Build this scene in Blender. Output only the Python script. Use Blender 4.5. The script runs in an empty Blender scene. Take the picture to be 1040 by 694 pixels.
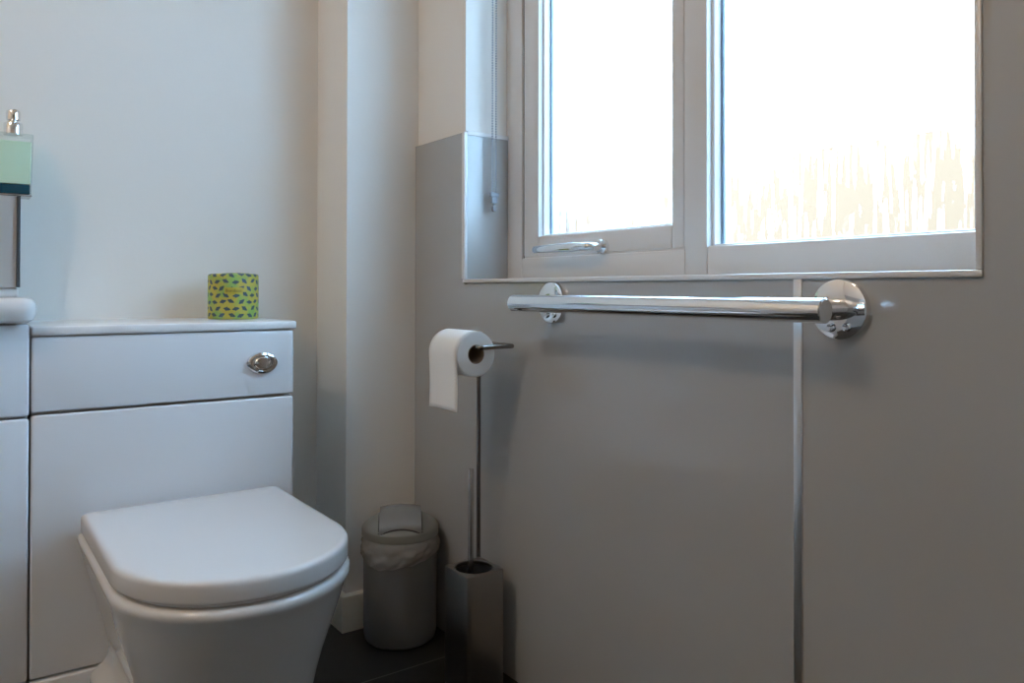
import bpy, bmesh, math, random
from mathutils import Vector, Matrix
random.seed(7)
sc = bpy.context.scene
C = sc.collection
PI = math.pi
CAMZ = 0.80          # camera height above the floor

# ---------------------------------------------------------------- helpers
def link(o):
    C.objects.link(o); return o

def obj(name, bm, mat, parent=None, smooth=True, angle=35, recalc=True):
    if recalc: bmesh.ops.recalc_face_normals(bm, faces=bm.faces[:])
    me = bpy.data.meshes.new(name)
    bm.to_mesh(me); bm.free()
    if smooth:
        me.polygons.foreach_set('use_smooth', [True]*len(me.polygons))
        me.set_sharp_from_angle(angle=math.radians(angle))
    if mat: me.materials.append(mat)
    o = link(bpy.data.objects.new(name, me))
    if parent: 
        o.parent = parent
        o.matrix_parent_inverse = Matrix.Translation(parent.location).inverted()
    return o

def thing(name, label, cat, loc=(0,0,0), group=None):
    o = link(bpy.data.objects.new(name, None))
    o.empty_display_size = 0.05
    o.location = loc; o['label'] = label; o['category'] = cat
    if group: o['group'] = group
    return o

def tag(o, label, cat):
    o['label'] = label; o['category'] = cat; return o

def struct(o, label=None):
    o['kind'] = 'structure'
    if label: o['label'] = label
    return o

def add_box(bm, x0,x1,y0,y1,z0,z1, bev=0.0, seg=3):
    m = Matrix.Translation(((x0+x1)/2,(y0+y1)/2,(z0+z1)/2)) @ Matrix.Diagonal((x1-x0,y1-y0,z1-z0,1))
    r = bmesh.ops.create_cube(bm, size=1, matrix=m)
    if bev > 0:
        es = set(e for v in r['verts'] for e in v.link_edges)
        bmesh.ops.bevel(bm, geom=list(es), offset=bev, segments=seg, profile=0.5, affect='EDGES')

def box(x0,x1,y0,y1,z0,z1,bev=0.0,seg=3):
    bm = bmesh.new(); add_box(bm,x0,x1,y0,y1,z0,z1,bev,seg); return bm

def loft(bm, rings, cap0=True, cap1=True, close=True):
    vr = [[bm.verts.new(p) for p in r] for r in rings]
    n = len(rings[0])
    for a, b in zip(vr, vr[1:]):
        for i in range(n if close else n-1):
            j = (i+1) % n
            try: bm.faces.new((a[i], a[j], b[j], b[i]))
            except ValueError: pass
    if cap0: bm.faces.new(vr[0][::-1])
    if cap1: bm.faces.new(vr[-1])
    return vr

def circle(c, r, axis='Z', n=32, z=0):
    out = []
    for i in range(n):
        a = 2*PI*i/n; p, q = r*math.cos(a), r*math.sin(a)
        if axis == 'Z': out.append((c[0]+p, c[1]+q, c[2]+z))
        elif axis == 'X': out.append((c[0]+z, c[1]+p, c[2]+q))
        else: out.append((c[0]+p, c[1]+z, c[2]+q))
    return out

def lathe(bm, c, prof, axis='Z', n=40, cap0=True, cap1=True):
    """prof: list of (radius, distance along the axis)"""
    return loft(bm, [circle(c, r, axis, n, z) for r, z in prof], cap0, cap1)

def add_tube(bm, pts, r, n=16, cap=True):
    pts = [Vector(p) for p in pts]
    rings = []; prev = None
    for i, p in enumerate(pts):
        if i == 0: t = pts[1]-p
        elif i == len(pts)-1: t = p-pts[i-1]
        else: t = (pts[i+1]-p).normalized() + (p-pts[i-1]).normalized()
        t.normalize()
        if prev is None:
            up = Vector((0,0,1)) if abs(t.z) < 0.9 else Vector((1,0,0))
            a = t.cross(up).normalized()
        else:
            a = (prev - t*prev.dot(t)).normalized()
        prev = a; b = t.cross(a)
        rings.append([tuple(p + a*r*math.cos(2*PI*k/n) + b*r*math.sin(2*PI*k/n)) for k in range(n)])
    loft(bm, rings, cap, cap)

def round_path(pts, rad, seg=6):
    """polyline with its inner corners rounded"""
    pts = [Vector(p) for p in pts]; out = [pts[0]]
    for a, b, c in zip(pts, pts[1:], pts[2:]):
        d0 = (a-b).normalized(); d1 = (c-b).normalized()
        p0 = b + d0*rad; p1 = b + d1*rad
        for k in range(seg+1):
            t = k/seg
            out.append(p0*(1-t)**2 + b*2*t*(1-t) + p1*t*t)
    out.append(pts[-1]); return out

def prism(bm, poly, y0, y1):
    """outline in X/Z pushed from y0 to y1"""
    a = [bm.verts.new((x, y0, z)) for x, z in poly]; b = [bm.verts.new((x, y1, z)) for x, z in poly]
    n = len(poly)
    bm.faces.new(a); bm.faces.new(b[::-1])
    for i in range(n):
        j = (i+1) % n
        bm.faces.new((a[i], b[i], b[j], a[j]))

# ---------------------------------------------------------------- materials
def mat(name, col, rough=0.5, metal=0.0, spec=0.5, coat=0.0, coat_rough=0.05, bump=None, aniso=0.0):
    m = bpy.data.materials.new(name); m.use_nodes = True
    nt = m.node_tree; b = nt.nodes['Principled BSDF']
    b.inputs['Base Color'].default_value = (*col, 1)
    b.inputs['Roughness'].default_value = rough
    b.inputs['Metallic'].default_value = metal
    b.inputs['Specular IOR Level'].default_value = spec
    b.inputs['Coat Weight'].default_value = coat
    b.inputs['Coat Roughness'].default_value = coat_rough
    b.inputs['Anisotropic'].default_value = aniso
    if bump:
        sx, strength, dist = bump
        tc = nt.nodes.new('ShaderNodeTexCoord'); mp = nt.nodes.new('ShaderNodeMapping')
        mp.inputs['Scale'].default_value = sx
        no = nt.nodes.new('ShaderNodeTexNoise'); no.inputs['Scale'].default_value = 1; no.inputs['Detail'].default_value = 4
        bu = nt.nodes.new('ShaderNodeBump'); bu.inputs['Strength'].default_value = strength; bu.inputs['Distance'].default_value = dist
        nt.links.new(tc.outputs['Object'], mp.inputs['Vector']); nt.links.new(mp.outputs['Vector'], no.inputs['Vector'])
        nt.links.new(no.outputs['Fac'], bu.inputs['Height']); nt.links.new(bu.outputs['Normal'], b.inputs['Normal'])
    return m

M = {}
M['paint'] = mat('white_wall_paint', (.80,.775,.735), .55, spec=.3, bump=((90,90,90),.08,.002))
M['warm_paint'] = mat('beige_wall_paint', (.68,.64,.59), .6, spec=.3)
M['ceiling'] = mat('ceiling_paint', (.80,.78,.75), .8)
M['panel'] = mat('grey_gloss_wall_panel', (.42,.42,.415), .15, spec=.85)
M['alu'] = mat('brushed_aluminium_trim', (.72,.72,.72), .28, metal=1)
M['white_trim'] = mat('white_trim', (.80,.80,.80), .25, spec=.6)
M['upvc'] = mat('white_upvc', (.74,.735,.73), .28, spec=.5)
M['gasket'] = mat('rubber_gasket', (.03,.035,.04), .6)
M['steelgasket'] = mat('blue_grey_spacer', (.16,.22,.30), .4)
M['unit'] = mat('white_gloss_furniture', (.77,.79,.82), .16, spec=.5)
M['carcass'] = mat('white_carcass_edge', (.55,.52,.48), .5)
M['worktop'] = mat('white_worktop', (.80,.80,.80), .25, spec=.5)
M['ceramic'] = mat('white_ceramic', (.74,.74,.74), .07, spec=.6)
M['seat'] = mat('white_seat_plastic', (.71,.70,.70), .24, spec=.5)
M['chrome'] = mat('polished_chrome', (.82,.83,.84), .06, metal=1)
M['chrome_dark'] = mat('dark_steel_tube', (.26,.25,.24), .22, metal=1)
M['steel'] = mat('satin_steel', (.56,.56,.56), .25, metal=1)
M['anthracite'] = mat('satin_grey_canister', (.30,.28,.26), .28, metal=1)
M['dark_inside'] = mat('black_plastic_and_gap_shade', (.015,.015,.016), .5)
M['bin'] = mat('taupe_plastic', (.135,.135,.128), .45, spec=.4)
M['bin_lid'] = mat('taupe_plastic_lid', (.22,.22,.20), .42, spec=.4)
M['flap'] = mat('glossy_grey_flap', (.23,.23,.23), .18, spec=.8)
M['paper'] = mat('tissue_paper', (.80,.79,.77), .95, spec=.1, bump=((400,400,400),.25,.0006))
M['card'] = mat('cardboard_core', (.30,.23,.17), .9)
M['skirting'] = mat('cream_gloss_skirting', (.82,.75,.64), .35)
M['outside_wall'] = mat('tan_brick', (.152,.0775,.038), .9)
M['outside_ground'] = mat('outdoor_paving', (.16,.12,.08), .9)
M['beads'] = mat('bead_chain_plastic', (.27,.30,.34), .3, spec=.5)

def nn(nt, t, **kw):
    n = nt.nodes.new(t)
    for k, v in kw.items(): setattr(n, k, v)
    return n
def math_(nt, op, a, b=None, c=None, clamp=False):
    n = nt.nodes.new('ShaderNodeMath'); n.operation = op; n.use_clamp = clamp
    for i, v in enumerate((a, b, c)):
        if v is None: continue
        if isinstance(v, (int, float)): n.inputs[i].default_value = v
        else: nt.links.new(v, n.inputs[i])
    return n.outputs[0]

# slate floor tiles with pale grout
def floor_mat():
    m = mat('dark_slate_tiles', (.018,.019,.019), .38, spec=.45); nt = m.node_tree; b = nt.nodes['Principled BSDF']
    tc = nn(nt,'ShaderNodeTexCoord'); sp = nn(nt,'ShaderNodeSeparateXYZ'); nt.links.new(tc.outputs['Object'], sp.inputs[0])
    def line(v, x0, s, hw):
        d = math_(nt,'DIVIDE', math_(nt,'SUBTRACT', v, x0-s/2), s)
        f = math_(nt,'ABSOLUTE', math_(nt,'SUBTRACT', math_(nt,'FRACT', d), .5))
        return math_(nt,'LESS_THAN', f, hw/s)
    g = math_(nt,'MAXIMUM', line(sp.outputs['X'], -1.479, .30, .0018), line(sp.outputs['Y'], .42, .60, .0018))
    no = nn(nt,'ShaderNodeTexNoise'); no.inputs['Scale'].default_value = 9; no.inputs['Detail'].default_value = 6
    nt.links.new(tc.outputs['Object'], no.inputs['Vector'])
    cr = nn(nt,'ShaderNodeValToRGB'); cr.color_ramp.elements[0].color = (.012,.013,.013,1); cr.color_ramp.elements[1].color = (.030,.031,.030,1)
    nt.links.new(no.outputs['Fac'], cr.inputs[0])
    mx = nn(nt,'ShaderNodeMix', data_type='RGBA'); nt.links.new(g, mx.inputs[0]); nt.links.new(cr.outputs[0], mx.inputs[6]); mx.inputs[7].default_value = (.16,.155,.145,1)
    nt.links.new(mx.outputs[2], b.inputs['Base Color'])
    return m
M['floor'] = floor_mat()

# fogged double glazing: condensation film, with clear trickles wiped through its lower part
def pane_mat(name, top, dens, seed):
    m = bpy.data.materials.new(name); m.use_nodes = True; nt = m.node_tree; nt.nodes.clear()
    out = nn(nt,'ShaderNodeOutputMaterial')
    tc = nn(nt,'ShaderNodeTexCoord'); sp = nn(nt,'ShaderNodeSeparateXYZ'); nt.links.new(tc.outputs['Object'], sp.inputs[0])
    def streak(sx, sz, off):
        mp = nn(nt,'ShaderNodeMapping'); mp.inputs['Scale'].default_value = (sx, 1, sz); mp.inputs['Location'].default_value = (off, off, off)
        nt.links.new(tc.outputs['Object'], mp.inputs['Vector'])
        no = nn(nt,'ShaderNodeTexNoise'); no.inputs['Scale'].default_value = 1; no.inputs['Detail'].default_value = 3
        nt.links.new(mp.outputs['Vector'], no.inputs['Vector']); return no.outputs['Fac']
    a = streak(170, 10, seed); b_ = streak(64, 6, seed+9); c = streak(9, 1.2, seed+20)
    s = math_(nt,'ADD', math_(nt,'MULTIPLY', a, .80), math_(nt,'MULTIPLY', b_, .20))
    # how far the trickles have run up the pane: most of them in its lowest part
    h = math_(nt,'SUBTRACT', sp.outputs['Z'], math_(nt,'MULTIPLY', math_(nt,'SUBTRACT', c, .5), .25))
    run = nn(nt,'ShaderNodeMapRange'); run.inputs[1].default_value = top-.26; run.inputs[2].default_value = top
    run.inputs[3].default_value = dens; run.inputs[4].default_value = -.16
    nt.links.new(h, run.inputs[0])
    v = math_(nt,'MULTIPLY', math_(nt,'ADD', math_(nt,'SUBTRACT', s, .52), run.outputs[0]), 14, clamp=True)
    tr = nn(nt,'ShaderNodeBsdfTransparent'); tl = nn(nt,'ShaderNodeBsdfTranslucent'); tl.inputs['Color'].default_value = (.93,.95,.97,1)
    clear = nn(nt,'ShaderNodeBsdfTransparent'); clear.inputs['Color'].default_value = (.90,.90,.90,1)
    fog = nn(nt,'ShaderNodeMixShader'); fog.inputs[0].default_value = .72
    nt.links.new(tr.outputs[0], fog.inputs[1]); nt.links.new(tl.outputs[0], fog.inputs[2])
    mx = nn(nt,'ShaderNodeMixShader'); nt.links.new(v, mx.inputs[0]); nt.links.new(fog.outputs[0], mx.inputs[1]); nt.links.new(clear.outputs[0], mx.inputs[2])
    gl = nn(nt,'ShaderNodeBsdfGlossy'); gl.inputs['Roughness'].default_value = .1
    fr = nn(nt,'ShaderNodeFresnel'); fr.inputs['IOR'].default_value = 1.3
    m2 = nn(nt,'ShaderNodeMixShader'); nt.links.new(math_(nt,'MULTIPLY', fr.outputs[0], .6), m2.inputs[0]); nt.links.new(mx.outputs[0], m2.inputs[1]); nt.links.new(gl.outputs[0], m2.inputs[2])
    nt.links.new(m2.outputs[0], out.inputs['Surface'])
    return m
M['pane_l'] = pane_mat('fogged_glass', 1.16, .125, 3.0)
M['pane_r'] = pane_mat('fogged_glass_with_trickles', 1.22, .136, 11.0)

# clear acrylic and soap
def acrylic():
    m = bpy.data.materials.new('clear_acrylic'); m.use_nodes = True; nt = m.node_tree; nt.nodes.clear()
    out = nn(nt,'ShaderNodeOutputMaterial'); t = nn(nt,'ShaderNodeBsdfTransparent'); t.inputs[0].default_value = (.93,.96,.95,1)
    g = nn(nt,'ShaderNodeBsdfGlossy'); g.inputs['Roughness'].default_value = .05
    lw = nn(nt,'ShaderNodeLayerWeight'); lw.inputs[0].default_value = .12
    mx = nn(nt,'ShaderNodeMixShader'); nt.links.new(lw.outputs['Facing'], mx.inputs[0]); nt.links.new(t.outputs[0], mx.inputs[1]); nt.links.new(g.outputs[0], mx.inputs[2])
    nt.links.new(mx.outputs[0], out.inputs[0]); return m
M['acrylic'] = acrylic()
M['soap'] = mat('pale_green_soap', (.70,.85,.66), .25, spec=.4)
M['teal'] = mat('dark_teal_base', (.006,.055,.085), .15, spec=.5)

# thin crinkled bin liner film
def film():
    m = mat('grey_bin_liner_film', (.40,.39,.37), .25, spec=.6); nt = m.node_tree; b = nt.nodes['Principled BSDF']
    b.inputs['Alpha'].default_value = .72
    return m
M['film'] = film()

# wrapper: yellow-green paper with rows of small dark leaves
def wrapper(cx, cy, R):
    m = mat('patterned_wrapper', (.6,.6,.1), .5, spec=.3); nt = m.node_tree; b = nt.nodes['Principled BSDF']
    tc = nn(nt,'ShaderNodeTexCoord'); sp = nn(nt,'ShaderNodeSeparateXYZ'); nt.links.new(tc.outputs['Object'], sp.inputs[0])
    ang = math_(nt,'ARCTAN2', math_(nt,'SUBTRACT', sp.outputs['Y'], cy), math_(nt,'SUBTRACT', sp.outputs['X'], cx))
    sx = math_(nt,'MULTIPLY', ang, R)
    cw, ch = 2*PI*R/17, .0150
    vz = math_(nt,'DIVIDE', sp.outputs['Z'], ch)
    row = math_(nt,'FLOOR', vz); odd = math_(nt,'MODULO', row, 2)
    ux = math_(nt,'ADD', math_(nt,'DIVIDE', sx, cw), math_(nt,'MULTIPLY', odd, .45))
    lx = math_(nt,'MULTIPLY', math_(nt,'SUBTRACT', math_(nt,'FRACT', ux), .5), cw)
    lz = math_(nt,'MULTIPLY', math_(nt,'SUBTRACT', math_(nt,'FRACT', vz), .5), ch)
    col = math_(nt,'FLOOR', ux); par = math_(nt,'MODULO', math_(nt,'ABSOLUTE', math_(nt,'ADD', col, row)), 2)
    cv = nn(nt,'ShaderNodeCombineXYZ'); nt.links.new(col, cv.inputs[0]); nt.links.new(row, cv.inputs[1])
    wn = nn(nt,'ShaderNodeTexWhiteNoise', noise_dimensions='3D'); nt.links.new(cv.outputs[0], wn.inputs['Vector'])
    ws = nn(nt,'ShaderNodeSeparateXYZ'); nt.links.new(wn.outputs['Color'], ws.inputs[0])
    lx = math_(nt,'ADD', lx, math_(nt,'MULTIPLY', math_(nt,'SUBTRACT', ws.outputs[0], .5), .004))
    lz = math_(nt,'ADD', lz, math_(nt,'MULTIPLY', math_(nt,'SUBTRACT', ws.outputs[1], .5), .004))
    th = math_(nt,'ADD', math_(nt,'MULTIPLY', math_(nt,'SUBTRACT', par, .5), .8), math_(nt,'MULTIPLY', math_(nt,'SUBTRACT', ws.outputs[2], .5), .7))
    co, si = math_(nt,'COSINE', th), math_(nt,'SINE', th)
    rx = math_(nt,'ADD', math_(nt,'MULTIPLY', lx, co), math_(nt,'MULTIPLY', lz, si))
    rz = math_(nt,'SUBTRACT', math_(nt,'MULTIPLY', lz, co), math_(nt,'MULTIPLY', lx, si))
    # leaf: lens shape, plus a second smaller one crossing it
    l1 = math_(nt,'LESS_THAN', math_(nt,'ADD', math_(nt,'POWER', math_(nt,'DIVIDE', rx, .0082), 2), math_(nt,'ABSOLUTE', math_(nt,'DIVIDE', rz, .0036))), 1)
    l2 = math_(nt,'LESS_THAN', math_(nt,'ADD', math_(nt,'POWER', math_(nt,'DIVIDE', rz, .0055), 2), math_(nt,'ABSOLUTE', math_(nt,'DIVIDE', math_(nt,'ADD', rx, .001), .0022))), 1)
    leaf = math_(nt,'MAXIMUM', l1, l2)
    no = nn(nt,'ShaderNodeTexNoise'); no.inputs['Scale'].default_value = 38; nt.links.new(tc.outputs['Object'], no.inputs['Vector'])
    cr = nn(nt,'ShaderNodeValToRGB'); e = cr.color_ramp.elements
    e[0].position = .42; e[0].color = (.47,.385,.065,1); e[1].position = .62; e[1].color = (.24,.38,.095,1)
    nt.links.new(no.outputs['Fac'], cr.inputs[0])
    # plain patch behind the wording
    da = math_(nt,'ABSOLUTE', math_(nt,'SUBTRACT', ang, -.27)); dz = math_(nt,'ABSOLUTE', math_(nt,'SUBTRACT', sp.outputs['Z'], .797))
    patch = math_(nt,'MULTIPLY', math_(nt,'LESS_THAN', da, .36), math_(nt,'LESS_THAN', dz, .007))
    leaf = math_(nt,'MULTIPLY', leaf, math_(nt,'SUBTRACT', 1, patch))
    mx = nn(nt,'ShaderNodeMix', data_type='RGBA'); nt.links.new(leaf, mx.inputs[0]); nt.links.new(cr.outputs[0], mx.inputs[6]); mx.inputs[7].default_value = (.055,.085,.11,1)
    m3 = nn(nt,'ShaderNodeMix', data_type='RGBA'); nt.links.new(patch, m3.inputs[0]); nt.links.new(mx.outputs[2], m3.inputs[6]); m3.inputs[7].default_value = (.46,.37,.05,1)
    nt.links.new(m3.outputs[2], b.inputs['Base Color']); return m
PX, PY, PR, PZ, PH = -1.803, .5225, .0540, .7335, .1005
M['wrapper'] = wrapper(PX, PY, PR)
M['ink'] = mat('brown_ink', (.10,.07,.03), .6)

# ---------------------------------------------------------------- camera
f, yaw, pitch, roll, yp = 797.3, math.radians(35.7), math.radians(.51), math.radians(-.085), 287.3
fw = Vector((-math.cos(yaw)*math.cos(pitch), math.sin(yaw)*math.cos(pitch), math.sin(pitch)))
r0 = Vector((math.sin(yaw), math.cos(yaw), 0)); d0 = fw.cross(r0)
r1 = r0*math.cos(roll) + d0*math.sin(roll); d1 = -r0*math.sin(roll) + d0*math.cos(roll)
cam = bpy.data.cameras.new('camera'); co = link(bpy.data.objects.new('camera', cam))
mw = Matrix((( r1.x, -d1.x, -fw.x, 0), (r1.y, -d1.y, -fw.y, 0), (r1.z, -d1.z, -fw.z, CAMZ), (0,0,0,1)))
co.matrix_world = mw
cam.sensor_fit = 'HORIZONTAL'; cam.sensor_width = 36; cam.lens = f/1040*36
cam.shift_y = -(347-yp)/1040; cam.clip_start = .01
sc.camera = co

# ---------------------------------------------------------------- room shell
XL, XB, YB = -1.917, -1.734, .765        # left wall, front and side of the boxed-in pipe
YW = .948                                # face of the wall panels
YP = .956                                # painted face of the window wall
XR, YK, ZC = 1.05, -1.65, 2.40           # right wall, back wall, ceiling
WX0, WX1, WZ0, WZ1 = -1.512, -.400, .812, 2.02
YO = 1.20

struct(obj('floor', box(XL-.1, XR+.1, YK-.1, YO, -.10, 0), M['floor']))
struct(obj('ceiling', box(XL-.1, XR+.1, YK-.1, YO, ZC, ZC+.1), M['ceiling']))
struct(obj('wall_left', box(XL-.1, XL, YK-.1, YO, 0, ZC), M['paint']))
struct(obj('wall_right', box(XR, XR+.1, YK-.1, YO, 0, ZC), M['warm_paint']))
struct(obj('wall_back', box(XL, XR, YK-.1, YK, 0, ZC), M['warm_paint']))
bm = bmesh.new()
add_box(bm, XL, WX0, YP, YO, 0, ZC); add_box(bm, WX1, XR, YP, YO, 0, ZC)
add_box(bm, WX0, WX1, YP, YO, 0, WZ0); add_box(bm, WX0, WX1, YP, YO, WZ1, ZC)
struct(obj('wall_window', bm, M['paint']))
struct(obj('wall_boxing', box(XL, XB, YB, YP, 0, ZC, .0), M['paint']), 'painted boxed-in pipe duct in the corner')

# wall panels
struct(obj('added_cladding_right_side', box(XR-.008, XR, YK+.008, YP-.008, 0, 1.155), M['panel'], smooth=False))  # unseen panel, added to cut bounce light low in the room
struct(obj('added_cladding_back', box(XL, XR-.008, YK, YK+.008, 0, 1.155), M['panel'], smooth=False))  # likewise unseen, added to darken the lower half of the room
TOPZ = 1.155
bm = bmesh.new(); prism(bm, [(XB,0),(-.652,0),(-.652,.812),(-1.504,.812),(-1.504,TOPZ),(XB,TOPZ)], YW, YP)
struct(obj('wall_cladding_left', bm, M['panel'], smooth=False), 'grey gloss wall panel left of the joint strip')
bm = bmesh.new(); prism(bm, [(-.640,0),(XR,0),(XR,TOPZ),(-.408,TOPZ),(-.408,.812),(-.640,.812)], YW, YP)
struct(obj('wall_cladding_right', bm, M['panel'], smooth=False), 'grey gloss wall panel right of the joint strip')
struct(obj('wall_reveal_left', box(-1.512,-1.504,YP,1.068,.82,TOPZ), M['panel'], smooth=False), 'grey gloss panel lining the left window reveal')
struct(obj('wall_reveal_right', box(-.408,-.400,YP,1.068,.82,TOPZ), M['panel'], smooth=False))
struct(obj('sill_lining', box(-1.512,-.400,YP,1.068,.812,.82), M['panel'], smooth=False))

# trims around the opening
def trim(n, bm): 
    o = struct(obj('trim_%d' % n, bm, M['trim'] if n < 3 else M['alu'] if n == 5 else M['white_trim'])); return o
M['trim'] = mat('satin_grey_trim', (.74,.74,.74), .3, spec=.6)
trim(1, box(-1.508,-.4085,YW-.003,YW+.006,.8155,.8235,.0015,2))
trim(2, box(-.4160,-.4085,YW-.003,YW+.006,.8237,TOPZ,.0015,2))
bm = box(-1.5125,-1.5005,YW-.003,YW+.006,.8237,TOPZ+.003,.002,2); trim(3, bm)
bm = box(-1.514,-1.5005,YW+.0062,1.068,TOPZ-.004,TOPZ+.006,.0015,2); trim(4, bm)
bm = bmesh.new(); add_box(bm, -.6525,-.6395,YW-.0025,YW+.006,0,.8153,.001,2); trim(5, bm)
trim(6, box(XB,-1.5127,YW-.0005,YW+.008,TOPZ,TOPZ+.002)).data.materials[0] = M['panel']

# skirting on the boxing and the left wall
bm = bmesh.new()
def skirt_ring(o, z): return [(XB, YP-.010, z), (XB+.018-o, YP-.010, z), (XB+.018-o, YB-.016+o, z), (XL+.0165, YB-.016+o, z), (XL+.0165, YB, z), (XB, YB, z)]
loft(bm, [skirt_ring(0,0), skirt_ring(0,.079), skirt_ring(.0012,.0825), skirt_ring(.005,.084)])
struct(obj('baseboard_boxing', bm, M['skirting']))
struct(obj('baseboard_left', box(XL, XL+.016, .60, YB-.016, 0, .084, .004, 3), M['skirting']))
# boxed ledge behind the basin
bm = box(XL, -1.825, -.60, .113, .803, .983)
lg = struct(obj('wall_ledge', bm, M['panel'], smooth=False), 'grey panelled ledge behind the basin')
struct(obj('trim_7', box(-1.829,-1.820,.109,.1155,.803,.984,.001,2), M['gasket']))

# ---------------------------------------------------------------- window
YF = 1.069
win = link(bpy.data.objects.new('window_1', None)); win['kind'] = 'structure'; win['label'] = 'white double-glazed window with fogged panes'
win.location = (-.95, YF, .82)
ZT = 2.02
def frame_piece(name, rects, y0, y1, bev=.003, m='upvc'):
    bm = bmesh.new()
    for (a, b, c, d) in rects: add_box(bm, a, b, y0, y1, c, d, bev, 2)
    return obj(name, bm, M[m], win)
SX0, SX1, SZ0 = -1.4425, -.962, .8755     # opening sash outline
frame_piece('outer_frame', [(-1.512,-1.450,.82,ZT), (-1.450,-.959,.82,.872), (-.959,-.9085,.82,ZT), (-.9085,-.400,.82,.8765), (-.472,-.400,.8765,ZT), (-1.449,-.400,1.97,ZT)], YF, 1.135)
GX0, GX1, GZ0 = -1.388, -.9905, .919      # glass opening of the sash
frame_piece('sash', [(SX0,GX0,SZ0,1.967), (GX1,SX1,SZ0,1.967), (GX0,GX1,SZ0,GZ0), (GX0,GX1,1.91,1.967)], YF+.0005, 1.130, .0025)
frame_piece('sash_gap', [(-1.4505,-1.4420,.8722,1.97)], YF+.006, 1.12, 0, 'gasket')
frame_piece('rebate', [(-1.4425,-.9615,.8705,.8775), (-.9635,-.9585,.8775,1.97)], YF+.003, 1.12, 0)
# glazing beads: stepped lips towards the panes
frame_piece('glazing_bead', [(GX0,GX0+.006,GZ0,1.91), (GX1-.004,GX1,GZ0,1.91), (GX0+.006,GX1-.004,GZ0,GZ0+.004)], YF+.012, 1.100, .002)
frame_piece('glazing_bead', [(-.9085,-.9015,.8765,1.97), (-.476,-.472,.8765,1.97), (-.9015,-.476,.8765,.880)], YF+.012, 1.100, .002)
frame_piece('gasket', [(GX0+.004,GX0+.0095,GZ0+.002,1.91)], 1.0985, 1.104, 0, 'steelgasket')
frame_piece('gasket', [(-.9035,-.8965,.8785,1.97)], 1.0985, 1.104, 0, 'steelgasket')
obj('pane', box(GX0-.004, GX1+.004, 1.104, 1.108, GZ0-.006, 1.915), M['pane_l'], win, smooth=False)
obj('pane', box(-.912, -.468, 1.104, 1.108, .872, 1.974), M['pane_r'], win, smooth=False)
# faint trickle lip on frame joints is left to the bevels; window handle
hz = .886
bm = bmesh.new(); lathe(bm, (-1.172, YF, hz), [(.0,-.0),(.0155,-.0),(.0155,-.008),(.013,-.0115),(.0,-.0115)], 'Y', 28, False, False)
hd = obj('window_handle', bm, M['chrome'], win); hd['label'] = 'chrome lever handle on the opening sash'
bm = bmesh.new(); add_tube(bm, round_path([(-1.172,YF-.008,hz),(-1.172,YF-.038,hz),(-1.215,YF-.042,hz)], .012), .0085, 16)
obj('neck', bm, M['chrome'], hd)
bm = bmesh.new()
rings = []
for x, hy, hzz, yy in [(-1.190,.002,.003,.041),(-1.193,.006,.0085,.041),(-1.215,.0072,.0098,.042),(-1.25,.0066,.0092,.043),(-1.30,.0058,.0085,.043),(-1.345,.0052,.0080,.042),(-1.351,.003,.0045,.042)]:
    ring = []
    for k in range(20):
        a = 2*PI*k/20; ca, sa = math.cos(a), math.sin(a)
        ring.append((x, YF-yy+hy*math.copysign(abs(ca)**.6, ca), hz+hzz*math.copysign(abs(sa)**.6, sa)))
    rings.append(ring)
loft(bm, rings); obj('lever', bm, M['chrome'], hd)

# outside: garden wall and paving, seen blurred through the film
struct(obj('ground', box(-9, 6, 1.3, 16, -.42, -.32), M['outside_ground']))
struct(obj('wall_outside', box(-9, 6, 5.0, 5.25, -.32, 1.80), M['outside_wall']), 'tan garden wall outside')

# ---------------------------------------------------------------- blind chain in the reveal
ch = thing('blind_chain', 'beaded blind cord with small connector hanging in the left window reveal', 'blind cord', (-1.484,1.0155,.978))
def beads(y):
    bm = bmesh.new(); z = 1.024
    while z < 2.015:
        bmesh.ops.create_uvsphere(bm, u_segments=8, v_segments=5, radius=.0021, matrix=Matrix.Translation((-1.484, y, z))); z += .0058
    add_tube(bm, [(-1.484,y,1.02),(-1.484,y,2.018)], .0006, 6)
    return bm
obj('strand', beads(1.0105), M['beads'], ch); obj('strand', beads(1.0205), M['beads'], ch)
bm = box(-1.489,-1.479,1.004,1.027,1.012,1.023,.002,2); add_box(bm, -1.488,-1.480,1.008,1.023,.998,1.013,.002,2)
obj('connector', bm, M['beads'], ch)
bm = box(-1.488,-1.480,1.0105,1.0205,.979,.991,.002,2); add_box(bm, -1.4855,-1.4825,1.0135,1.0175,.990,1.0); obj('cord_weight', bm, M['beads'], ch)

# ---------------------------------------------------------------- grab bar
GZ = .775; GY = .862
gb = thing('grab_bar', 'polished chrome grab bar with round flanges on the grey wall under the window', 'grab bar', (-.88, YW, GZ))
bm = bmesh.new(); R = .0155
loft(bm, [circle((x, GY, GZ), r, 'X', 48) for x, r in [(-1.1945,.0125),(-1.1945+.0005,.0138),(-1.193,R),(-.5505,R),(-.5495,.0142),(-.5490,.0128)]])
obj('rail', bm, M['chrome'], gb)
for x in (-.5805, -1.1800):
    bm = bmesh.new(); lathe(bm, (x, YW, GZ), [(.0392,0),(.0392,-.0085),(.0388,-.0096),(.0380,-.010),(.012,-.010)], 'Y', 56)
    fl = obj('flange', bm, M['chrome'], gb)
    for a in (-112, -62):
        a = math.radians(a); bm = bmesh.new()
        lathe(bm, (x+.026*math.cos(a), YW-.009, GZ+.026*math.sin(a)), [(.0058,0),(.0058,-.0030),(.0046,-.0046),(.0016,-.0052)], 'Y', 20); obj('screw', bm, M['chrome'], fl)
    bm = bmesh.new(); lathe(bm, (x, YW, GZ), [(.0142,-.0102),(.0142,-.078)], 'Y', 32); obj('post', bm, M['chrome'], gb)

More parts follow.
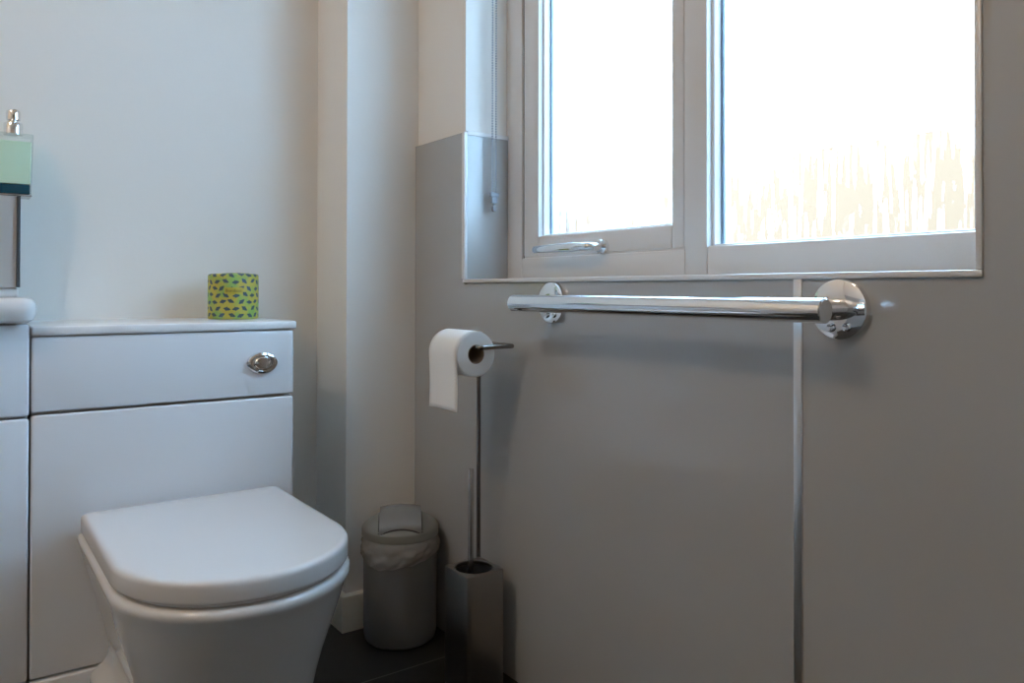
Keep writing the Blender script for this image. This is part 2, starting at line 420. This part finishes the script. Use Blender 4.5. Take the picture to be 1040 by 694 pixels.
# ---------------------------------------------------------------- toilet cabinet
D = 1.62
y0, y1 = .1205, .594
tc_ = thing('toilet_cabinet', 'white gloss toilet cabinet with chrome flush button behind the toilet', 'cabinet', (-1.77, .357, 0))
obj('carcass', box(XL+.002, -D-.020, y0+.002, y1, .002, .7155, .001, 1), M['carcass'], tc_)
zt0, zt1 = .5775, .7155
up = obj('upper_panel', box(-D-.0185, -D, y0, y1+.0015, zt0+.003, zt1-.001, .005, 4), M['unit'], tc_)
obj('lower_panel', box(-D-.0185, -D, y0, y1+.0015, .110, zt0-.002, .005, 4), M['unit'], tc_)
obj('plinth', box(-D-.02, -D+.004, y0, y1+.001, .002, .106, .004, 3), M['unit'], tc_)
bm = bmesh.new(); lathe(bm, (-D, .528, .648), [(.0255,0),(.0255,.003),(.0235,.0065),(.0190,.0085),(.0160,.0080),(.0150,.0045)], 'X', 48)
for v in bm.verts: v.co.y = .528 + (v.co.y-.528)*1.26; v.co.z = .648 + (v.co.z-.648)*.90
fb = obj('flush_button', bm, M['chrome'], tc_); fb['label'] = 'round chrome flush button'
bm = bmesh.new(); lathe(bm, (-D, .528, .648), [(.0140,.003),(.0140,.0090),(.0125,.0105),(.006,.0112)], 'X', 40); 
for v in bm.verts: v.co.y = .528 + (v.co.y-.528)*1.26; v.co.z = .648 + (v.co.z-.648)*.90
obj('push_disc', bm, M['chrome'], fb)
wt = obj('worktop', box(XL+.001, -D+.004, y0-.001, y1+.006, .7165, .7335, .004, 3), M['worktop'])
tag(wt, 'thin white worktop lying on the toilet cabinet', 'worktop')

# ---------------------------------------------------------------- vanity cabinet and basin
vc = thing('vanity_cabinet', 'white gloss vanity cabinet under the basin at the left edge', 'cabinet', (-1.77, -.2, 0))
v0, v1 = -.55, .1175
obj('carcass', box(XL+.002, -D-.020, v0, v1-.001, .002, .739, .001, 1), M['carcass'], vc)
obj('drawer_front', box(-D-.0185, -D+.001, v0, v1, .5755, .7375, .005, 4), M['unit'], vc)
obj('door', box(-D-.0185, -D+.001, v0, v1, .110, .5715, .005, 4), M['unit'], vc)
obj('plinth', box(-D-.02, -D+.004, v0, v1, .002, .106, .003, 2), M['unit'], vc)
bs = thing('basin', 'white ceramic basin with rounded front edge on the vanity cabinet', 'basin', (-1.70, -.2, .74))
def rrect(cx, cy, hx, hy, r, z, n=10):
    out = []
    for (sx, sy, a0) in ((1,1,0),(-1,1,90),(-1,-1,180),(1,-1,270)):
        for k in range(n+1):
            a = math.radians(a0 + 90*k/n)
            out.append((cx+sx*(hx-r)+r*math.cos(a), cy+sy*(hy-r)+r*math.sin(a), z))
    return out
bx0, bx1, by0, by1 = XL+.003, -1.585, -.56, .127
cx, cy, hx, hy = (bx0+bx1)/2, (by0+by1)/2, (bx1-bx0)/2, (by1-by0)/2
bm = bmesh.new()
prof = [(.030,.7402),(.014,.7406),(.005,.746),(.0012,.755),(0,.765),(.0012,.774),(.005,.7805),(.012,.7842),(.022,.785)]
rings = [rrect(cx, cy, hx-i, hy-i, max(.022-i, .006), z) for i, z in prof]
icx, icy = cx+.035, cy
for hx2, hy2, r2, z in [(.105,.235,.06,.785),(.100,.230,.06,.782),(.088,.215,.06,.765),(.060,.17,.05,.7485),(.03,.10,.03,.745)]:
    rings.append(rrect(icx, icy, hx2, hy2, min(r2, hx2-.004), z))
loft(bm, rings); obj('bowl', bm, M['ceramic'], bs)
obj('upstand', box(XL+.003, -1.835, by0, .1135, .7848, .8022, .004, 3), M['ceramic'], bs)

# ---------------------------------------------------------------- toilet
TY = .374
def dring(ins, z, hw=.179, a=.186, xf=-1.285, xb=-1.600, n=40, rc=.012, ex=2.0):
    hw -= ins; a -= ins; xb += ins
    rc = max(rc-ins*.3, .003)
    out = []
    for k in range(n+1):                                        # front curve from right (+Y) to left
        t = PI/2 - PI*k/n; c, s = math.cos(t), math.sin(t)
        out.append((xf + a*abs(c)**(2/ex), TY + hw*math.copysign(abs(s)**(2/ex), s), z))
    for k in range(1, 8):                                       # straight left side
        out.append((xf + (xb+rc-xf)*k/7, TY-hw, z))
    for k in range(1, 6):
        t = (PI/2)*k/5; out.append((xb+rc-rc*math.sin(t), TY-hw+rc-rc*math.cos(t), z))
    for k in range(1, 8):
        out.append((xb, TY-hw+rc+(2*hw-2*rc)*k/7, z))
    for k in range(1, 6):
        t = (PI/2)*k/5; out.append((xb+rc-rc*math.cos(t), TY+hw-rc+rc*math.sin(t), z))
    for k in range(1, 7):
        out.append((xb+rc+(xf-xb-rc)*k/7, TY+hw, z))
    return out
to = thing('toilet', 'white back-to-wall toilet with closed D-shaped lid in front of the cabinet', 'toilet', (-1.35, TY, 0))
bm = bmesh.new()
body = [ # z, half width, front reach a, inset at back 0
 (.004,.160,.085),(.09,.160,.083),(.097,.159,.083),(.103,.155,.084),(.110,.147,.085),(.118,.1375,.087),(.130,.1305,.090),(.145,.1290,.094),(.18,.1365,.106),(.216,.1455,.122),(.255,.157,.141),(.293,.1675,.160),(.318,.1735,.172),(.333,.1775,.1805),(.341,.1805,.187),(.347,.1820,.1895),(.352,.1815,.189),(.3565,.1785,.186),(.358,.172,.180)]
rings = [dring(0, z, hw, a, xb=-D+.0045, rc=.004) for z, hw, a in body]
rings += [dring(0, .358, .145, .15, xb=-1.52, rc=.01), dring(0, .34, .135, .14, xb=-1.50), dring(0, .25, .09, .09, xb=-1.42), dring(0, .20, .05, .05, xb=-1.36)]
loft(bm, rings); obj('pan', bm, M['ceramic'], to, angle=60)
bm = bmesh.new(); rings = [dring(.010+i, z) for i, z in ((.002,.3585),(0,.360),(0,.364),(.002,.3655))]
loft(bm, rings); obj('seat', bm, M['seat'], to)
bm = bmesh.new()
rings = [dring(i, z) for i, z in ((.008,.3655),(.002,.3660),(.0004,.3675),(0,.370),(0,.389),(.0006,.3925),(.0025,.3955),(.006,.3975),(.012,.3983),(.05,.3988),(.09,.3990))]
loft(bm, rings); obj('lid', bm, M['seat'], to, angle=60)
for y in (TY-.075, TY+.075):
    bm = bmesh.new(); lathe(bm, (-1.6068, y-.02, .372), [(.008,0),(.0095,.001),(.0095,.039),(.008,.04)], 'Y', 20); obj('hinge', bm, M['chrome'], to)

# ---------------------------------------------------------------- wrapped toilet roll
wr = thing('wrapped_toilet_roll', 'toilet roll in yellow-green leaf-patterned wrapper on the white worktop', 'toilet roll', (PX, PY, PZ))
bm = bmesh.new()
n = 64; rings = []
for r, z in [(.010,.0),(.040,0),(PR-.002,.0006),(PR,.003),(PR+.0003,PH*.5),(PR,PH-.004),(PR-.0015,PH-.001),(PR-.006,PH+.0005),(.026,PH+.0016),(.020,PH+.001),(.016,PH-.004)]:
    rings.append([(PX+(r+(.0006*math.sin(5*2*PI*k/n) if r > .03 else 0))*math.cos(2*PI*k/n), PY+r*math.sin(2*PI*k/n), PZ+z+.0) for k in range(n)])
loft(bm, rings); obj('wrapper', bm, M['wrapper'], wr, angle=50)
bm = bmesh.new()                                               # folded paper flap tucked on top
lathe(bm, (PX+.004, PY+.004, PZ+PH), [(.030,.0005),(.029,.0022),(.012,.003)], 'Z', 32); obj('folded_top', bm, M['wrapper'], wr)
cu = bpy.data.curves.new('txt', 'FONT'); cu.body = 'Bumboo'; cu.size = .0098; cu.align_x = 'CENTER'; cu.align_y = 'CENTER'; cu.extrude = .00015
tmp = link(bpy.data.objects.new('txt', cu)); bpy.context.view_layer.update()
me = tmp.to_mesh(); bm = bmesh.new(); bm.from_mesh(me); tmp.to_mesh_clear(); bpy.data.objects.remove(tmp)
for v in bm.verts:
    a = -.27 + v.co.x/PR; rr = PR + .0007 + v.co.z
    v.co = Vector((PX+rr*math.cos(a), PY+rr*math.sin(a), .797+v.co.y))
o = obj('wording', bm, M['ink'], wr, smooth=False); o['label'] = 'brown printed word on the wrapper'

# ---------------------------------------------------------------- soap dispenser on the ledge
sx, sy, sz = -1.853, .104, .9835
sd = thing('soap_dispenser', 'clear square soap dispenser with green soap and chrome pump on the grey ledge', 'soap dispenser', (sx, sy, sz))
def taper(hx, hy, z0, z1, g, m, name, rr=.003):
    bm = bmesh.new(); loft(bm, [rrect(sx, sy, hx*a-i, hy*a-i, rr, z, 3) for z, a, i in ((z0,1,.001),(z0+.001,1,0),(z1-.001,g,0),(z1,g,.001))]); return obj(name, bm, M[m], sd)
obj('foot_plate', box(sx-.0300, sx+.0300, sy-.0305, sy+.0305, sz, sz+.0032, .0008, 2), M['steel'], sd)
taper(.0290,.0297,sz+.0034,sz+.124,1.10,'acrylic','bottle')
taper(.0268,.0275,sz+.0052,sz+.0235,1.012,'teal','base_block')
taper(.0274,.0282,sz+.0242,sz+.1085,1.075,'soap','liquid')
bm = bmesh.new(); lathe(bm, (sx, sy, sz+.1242), [(.0165,0),(.0165,.022),(.0155,.0235),(.0085,.0235)], 'Z', 36); obj('pump_collar', bm, M['chrome'], sd)
bm = bmesh.new(); lathe(bm, (sx, sy, sz+.1478), [(.0078,0),(.0078,.004),(.0125,.0055),(.0125,.022),(.0112,.0245),(.004,.0248)], 'Z', 36)
add_tube(bm, [(sx+.006,sy,sz+.166),(sx+.040,sy,sz+.165)], .0038, 14); obj('pump_head', bm, M['chrome'], sd)

# ---------------------------------------------------------------- toilet roll stand with brush canister
st = thing('toilet_roll_stand', 'dark steel toilet roll stand with square brush canister beside the bin', 'toilet roll stand', (-1.3335,.865,0))
kx0,kx1,ky0,ky1 = -1.378,-1.289,.8205,.9095; kcx, kcy = (kx0+kx1)/2, (ky0+ky1)/2
N = 64
def sq_ring(h, z, r=.005):
    out = []
    for k in range(N):
        a = 2*PI*k/N + PI/4; c, s = math.cos(a), math.sin(a); e = 14.0
        rad = (abs(c)**e + abs(s)**e)**(-1/e); out.append((kcx+h*rad*c, kcy+h*rad*s, z))
    return out
def ci_ring(r, z): return [(kcx+r*math.cos(2*PI*k/N+PI/4), kcy+r*math.sin(2*PI*k/N+PI/4), z) for k in range(N)]
bm = bmesh.new(); loft(bm, [sq_ring(.0435,.001), sq_ring(.0445,.003), sq_ring(.0445,.2385), sq_ring(.0437,.2405), sq_ring(.0430,.241), ci_ring(.0390,.241), ci_ring(.0380,.2403), ci_ring(.0377,.233)], True, False)
cn = obj('canister', bm, M['anthracite'], st, recalc=False)
bm = bmesh.new(); loft(bm, [ci_ring(.0377,.233), ci_ring(.037,.229), ci_ring(.0365,.03)], False, True); obj('inner_cup', bm, M['dark_inside'], cn, recalc=False)
RZ = .688; PXo, PYo = -1.3905, .9130
pts = round_path([(PXo,PYo,.010),(PXo,PYo,RZ),(-1.28,PYo,RZ)], .010)
bm = bmesh.new(); add_tube(bm, pts[:8], .0046, 16); obj('pole', bm, M['chrome_dark'], st)
bm = bmesh.new(); add_tube(bm, round_path([(PXo+.006,PYo,RZ),(-1.265,PYo,RZ),(-1.265,.8335,RZ),(-1.408,.8335,RZ)], .009), .0046, 16); obj('roll_arm', bm, M['chrome_dark'], st)
for za in (.002, .2): obj('bracket', box(kx0-.018, kx0-.0003, PYo-.012, PYo+.006, za, za+.016, .002, 2), M['chrome_dark'], st)

br = thing('toilet_brush', 'toilet brush with slim steel handle standing in the square canister', 'toilet brush', (-1.342,.863,.04))
bm = bmesh.new(); lathe(bm, (-1.342,.863,0), [(.0045,.115),(.0060,.12),(.0060,.4345),(.0054,.4365),(.003,.437)], 'Z', 24); obj('handle', bm, M['steel'], br)
bm = bmesh.new(); lathe(bm, (-1.342,.863,0), [(.012,.036),(.024,.045),(.028,.07),(.024,.105),(.008,.12)], 'Z', 32); obj('bristle_head', bm, M['dark_inside'], br)

# toilet roll hung on the arm
ry, rz, RR = .8335, .6745, .0445
x0, x1 = -1.384, -1.279
tr = thing('toilet_roll', 'white toilet roll with a loose sheet hanging from the stand arm', 'toilet roll', (-1.3315, ry, rz))
bm = bmesh.new(); n = 64
loft(bm, [circle((x, ry, rz), r, 'X', n) for x, r in [(x0,.0185),(x0,RR-.002),(x0+.002,RR),(x1-.002,RR),(x1-.0003,RR-.0015),(x1,RR-.004),(x1,.0185)]], False, False)
obj('paper_roll', bm, M['paper'], tr, angle=50)
bm = bmesh.new(); loft(bm, [circle((x, ry, rz), r, 'X', 40) for x, r in [(x0-.0003,.0185),(x0-.0003,.0174),(x1+.0004,.0174),(x1+.0004,.0187),(x1-.0008,.0187)]], False, False)
obj('core', bm, M['card'], tr)
bm = bmesh.new(); prof = []
for k in range(13):
    a = math.radians(70 + 110*k/12); prof.append((ry+(RR+.0008)*math.cos(a), rz+(RR+.0008)*math.sin(a)))
for k in range(1, 13):
    t = k/12; prof.append((ry-RR-.0008+.002*math.sin(t*PI)-.0*t, rz-.110*t))
def sheet_ring(off):
    rows = []
    for j in range(9):
        s = j/8; x = x0+.0005+(x1-x0-.001)*s; row = []
        for i, (y, z) in enumerate(prof):
            k = max(0, (i-12)/12); w = k*.0022*math.sin(s*7+.6)
            nrm = off
            row.append((x+k*.0015*(s-.5), y-nrm+w-.0, z - k*.0035*(1-s)*0 + k*.003*math.sin(s*3)))
        rows.append(row)
    return rows
def grid(bm, rows):
    v = [[bm.verts.new(p) for p in r] for r in rows]
    for a, b in zip(v, v[1:]):
        for i in range(len(a)-1): bm.faces.new((a[i], a[i+1], b[i+1], b[i]))
grid(bm, sheet_ring(0)); o = obj('loose_sheet', bm, M['paper'], tr, angle=80)
sm = o.modifiers.new('thickness', 'SOLIDIFY'); sm.thickness = .0006; sm.offset = 0

# ---------------------------------------------------------------- swing-top bin
bx, by = -1.622, .850
wb = thing('waste_bin', 'grey round swing-top bin with domed flap in the corner', 'bin', (bx, by, 0))
bm = bmesh.new(); lathe(bm, (bx,by,0), [(.060,.001),(.072,.002),(.0795,.008),(.0825,.020),(.0835,.05),(.0840,.238),(.080,.238),(.079,.03),(.05,.012)], 'Z', 64); obj('body', bm, M['bin'], wb)
bm = bmesh.new(); lathe(bm, (bx,by,0), [(.084,.2395),(.0872,.240),(.0876,.2555),(.0868,.2580),(.0835,.2622),(.0750,.2690),(.0600,.2785),(.0400,.2870),(.0200,.2915),(.004,.2925)], 'Z', 64); ld = obj('lid', bm, M['bin_lid'], wb)
# swing flap: a barrel-shaped cover let into the dome, its axis across the view
va = Vector((bx, by, 0)).normalized(); vr = Vector((va.y, -va.x, 0))   # va away from the camera, vr to its right
def flap_pt(s, w, z): p = Vector((bx, by, 0)) + va*s + vr*w; return (p.x, p.y, z)
bm = bmesh.new(); rings = []
for w, e in ((-.0470,.0016),(-.0462,0),(-.030,-.0003),(0,-.0005),(.030,-.0003),(.0462,0),(.0470,.0016)):
    ring = []
    for k in range(25):
        t = -1 + 2*k/24; ring.append(flap_pt(.0740*math.sin(t*PI/2), w, .2665 + (.0345-.0065*(w/.047)**2)*math.cos(t*PI/2) - e))
    ring += [flap_pt(.0740, w, .258), flap_pt(-.0740, w, .258)]
    rings.append(ring)
loft(bm, rings)
fl_ = obj('swing_flap', bm, M['flap'], ld, angle=40); fl_['label'] = 'shiny domed swing flap'
DOME = [(.0868,.2580),(.0835,.2622),(.0750,.2690),(.0600,.2785),(.0400,.2870),(.0200,.2915),(0,.2925)]
def dome_z(r):
    for (ra, za), (rb, zb) in zip(DOME, DOME[1:]):
        if r >= rb: return za + (zb-za)*(min(r, ra)-ra)/(rb-ra)
bm = bmesh.new(); rows = []
for i in range(13):
    w = -.0492 + .0984*i/12; sm_ = math.sqrt(.0862**2 - w*w); sa = -min(.0775, sm_); row = []
    for k in range(13):
        s_ = sa + (.045-sa)*k/12; row.append(flap_pt(s_, w, dome_z(math.hypot(s_, w)) + .0007))
    rows.append(row)
grid(bm, rows)
obj('flap_gap_shade', bm, M['dark_inside'], ld)  # black sheet on the closed dome: painted shadow line of the gap round the flap

bl = None
bm = bmesh.new(); n = 120; rings = []
rnd = [random.uniform(-1,1) for _ in range(40)]
def wob(a, k): return sum(rnd[(k*5+j) % 40]*math.sin((3+4*j+k)*a + 6*rnd[(k*3+j+7) % 40])/(1+.6*j) for j in range(5))
for i in range(15):
    t = i/14; ring = []
    for k in range(n):
        a = 2*PI*k/n
        low = .190 + .008*math.sin(a*2+.5) + .003*wob(a, 3)
        z = .2385 + (low-.2385)*t
        r = .0848 + .0045*math.sin(PI*min(1, t*1.02))**.8 + (.0016*wob(a+.9*t, i//3) + .0016*math.sin(14*a+9*t+3*wob(a,2)))*min(1, 4*t)
        r = max(r, .0846)
        ring.append((bx+r*math.cos(a), by+r*math.sin(a), z))
    rings.append(ring)
loft(bm, rings, False, False)
bl = obj('bin_liner', bm, M['film'], None, angle=70)
tag(bl, 'crinkled translucent bin liner folded over the rim of the grey bin', 'bin liner')

# ---------------------------------------------------------------- light
w = bpy.data.worlds.new('overcast_sky'); sc.world = w; w.use_nodes = True; nt = w.node_tree
bg = nt.nodes['Background']; bg.inputs['Color'].default_value = (.40,.69,1.0,1); bg.inputs['Strength'].default_value = 26.5
lamp = bpy.data.lights.new('ceiling_lamp', 'POINT'); lamp.energy = 21.5; lamp.color = (1.0,.77,.55); lamp.shadow_soft_size = .075
lo = link(bpy.data.objects.new('ceiling_lamp', lamp)); lo.location = (-.79,-.90,2.30)

# ---------------------------------------------------------------- output look
vs = sc.view_settings
vs.view_transform = 'Standard'; vs.look = 'None'; vs.exposure = 0.0; vs.gamma = 1.0; vs.use_curve_mapping = False
cy_ = sc.cycles
cy_.use_denoising = True
cy_.max_bounces = 14; cy_.diffuse_bounces = 7; cy_.glossy_bounces = 6; cy_.transparent_max_bounces = 16; cy_.transmission_bounces = 8
cy_.caustics_reflective = True
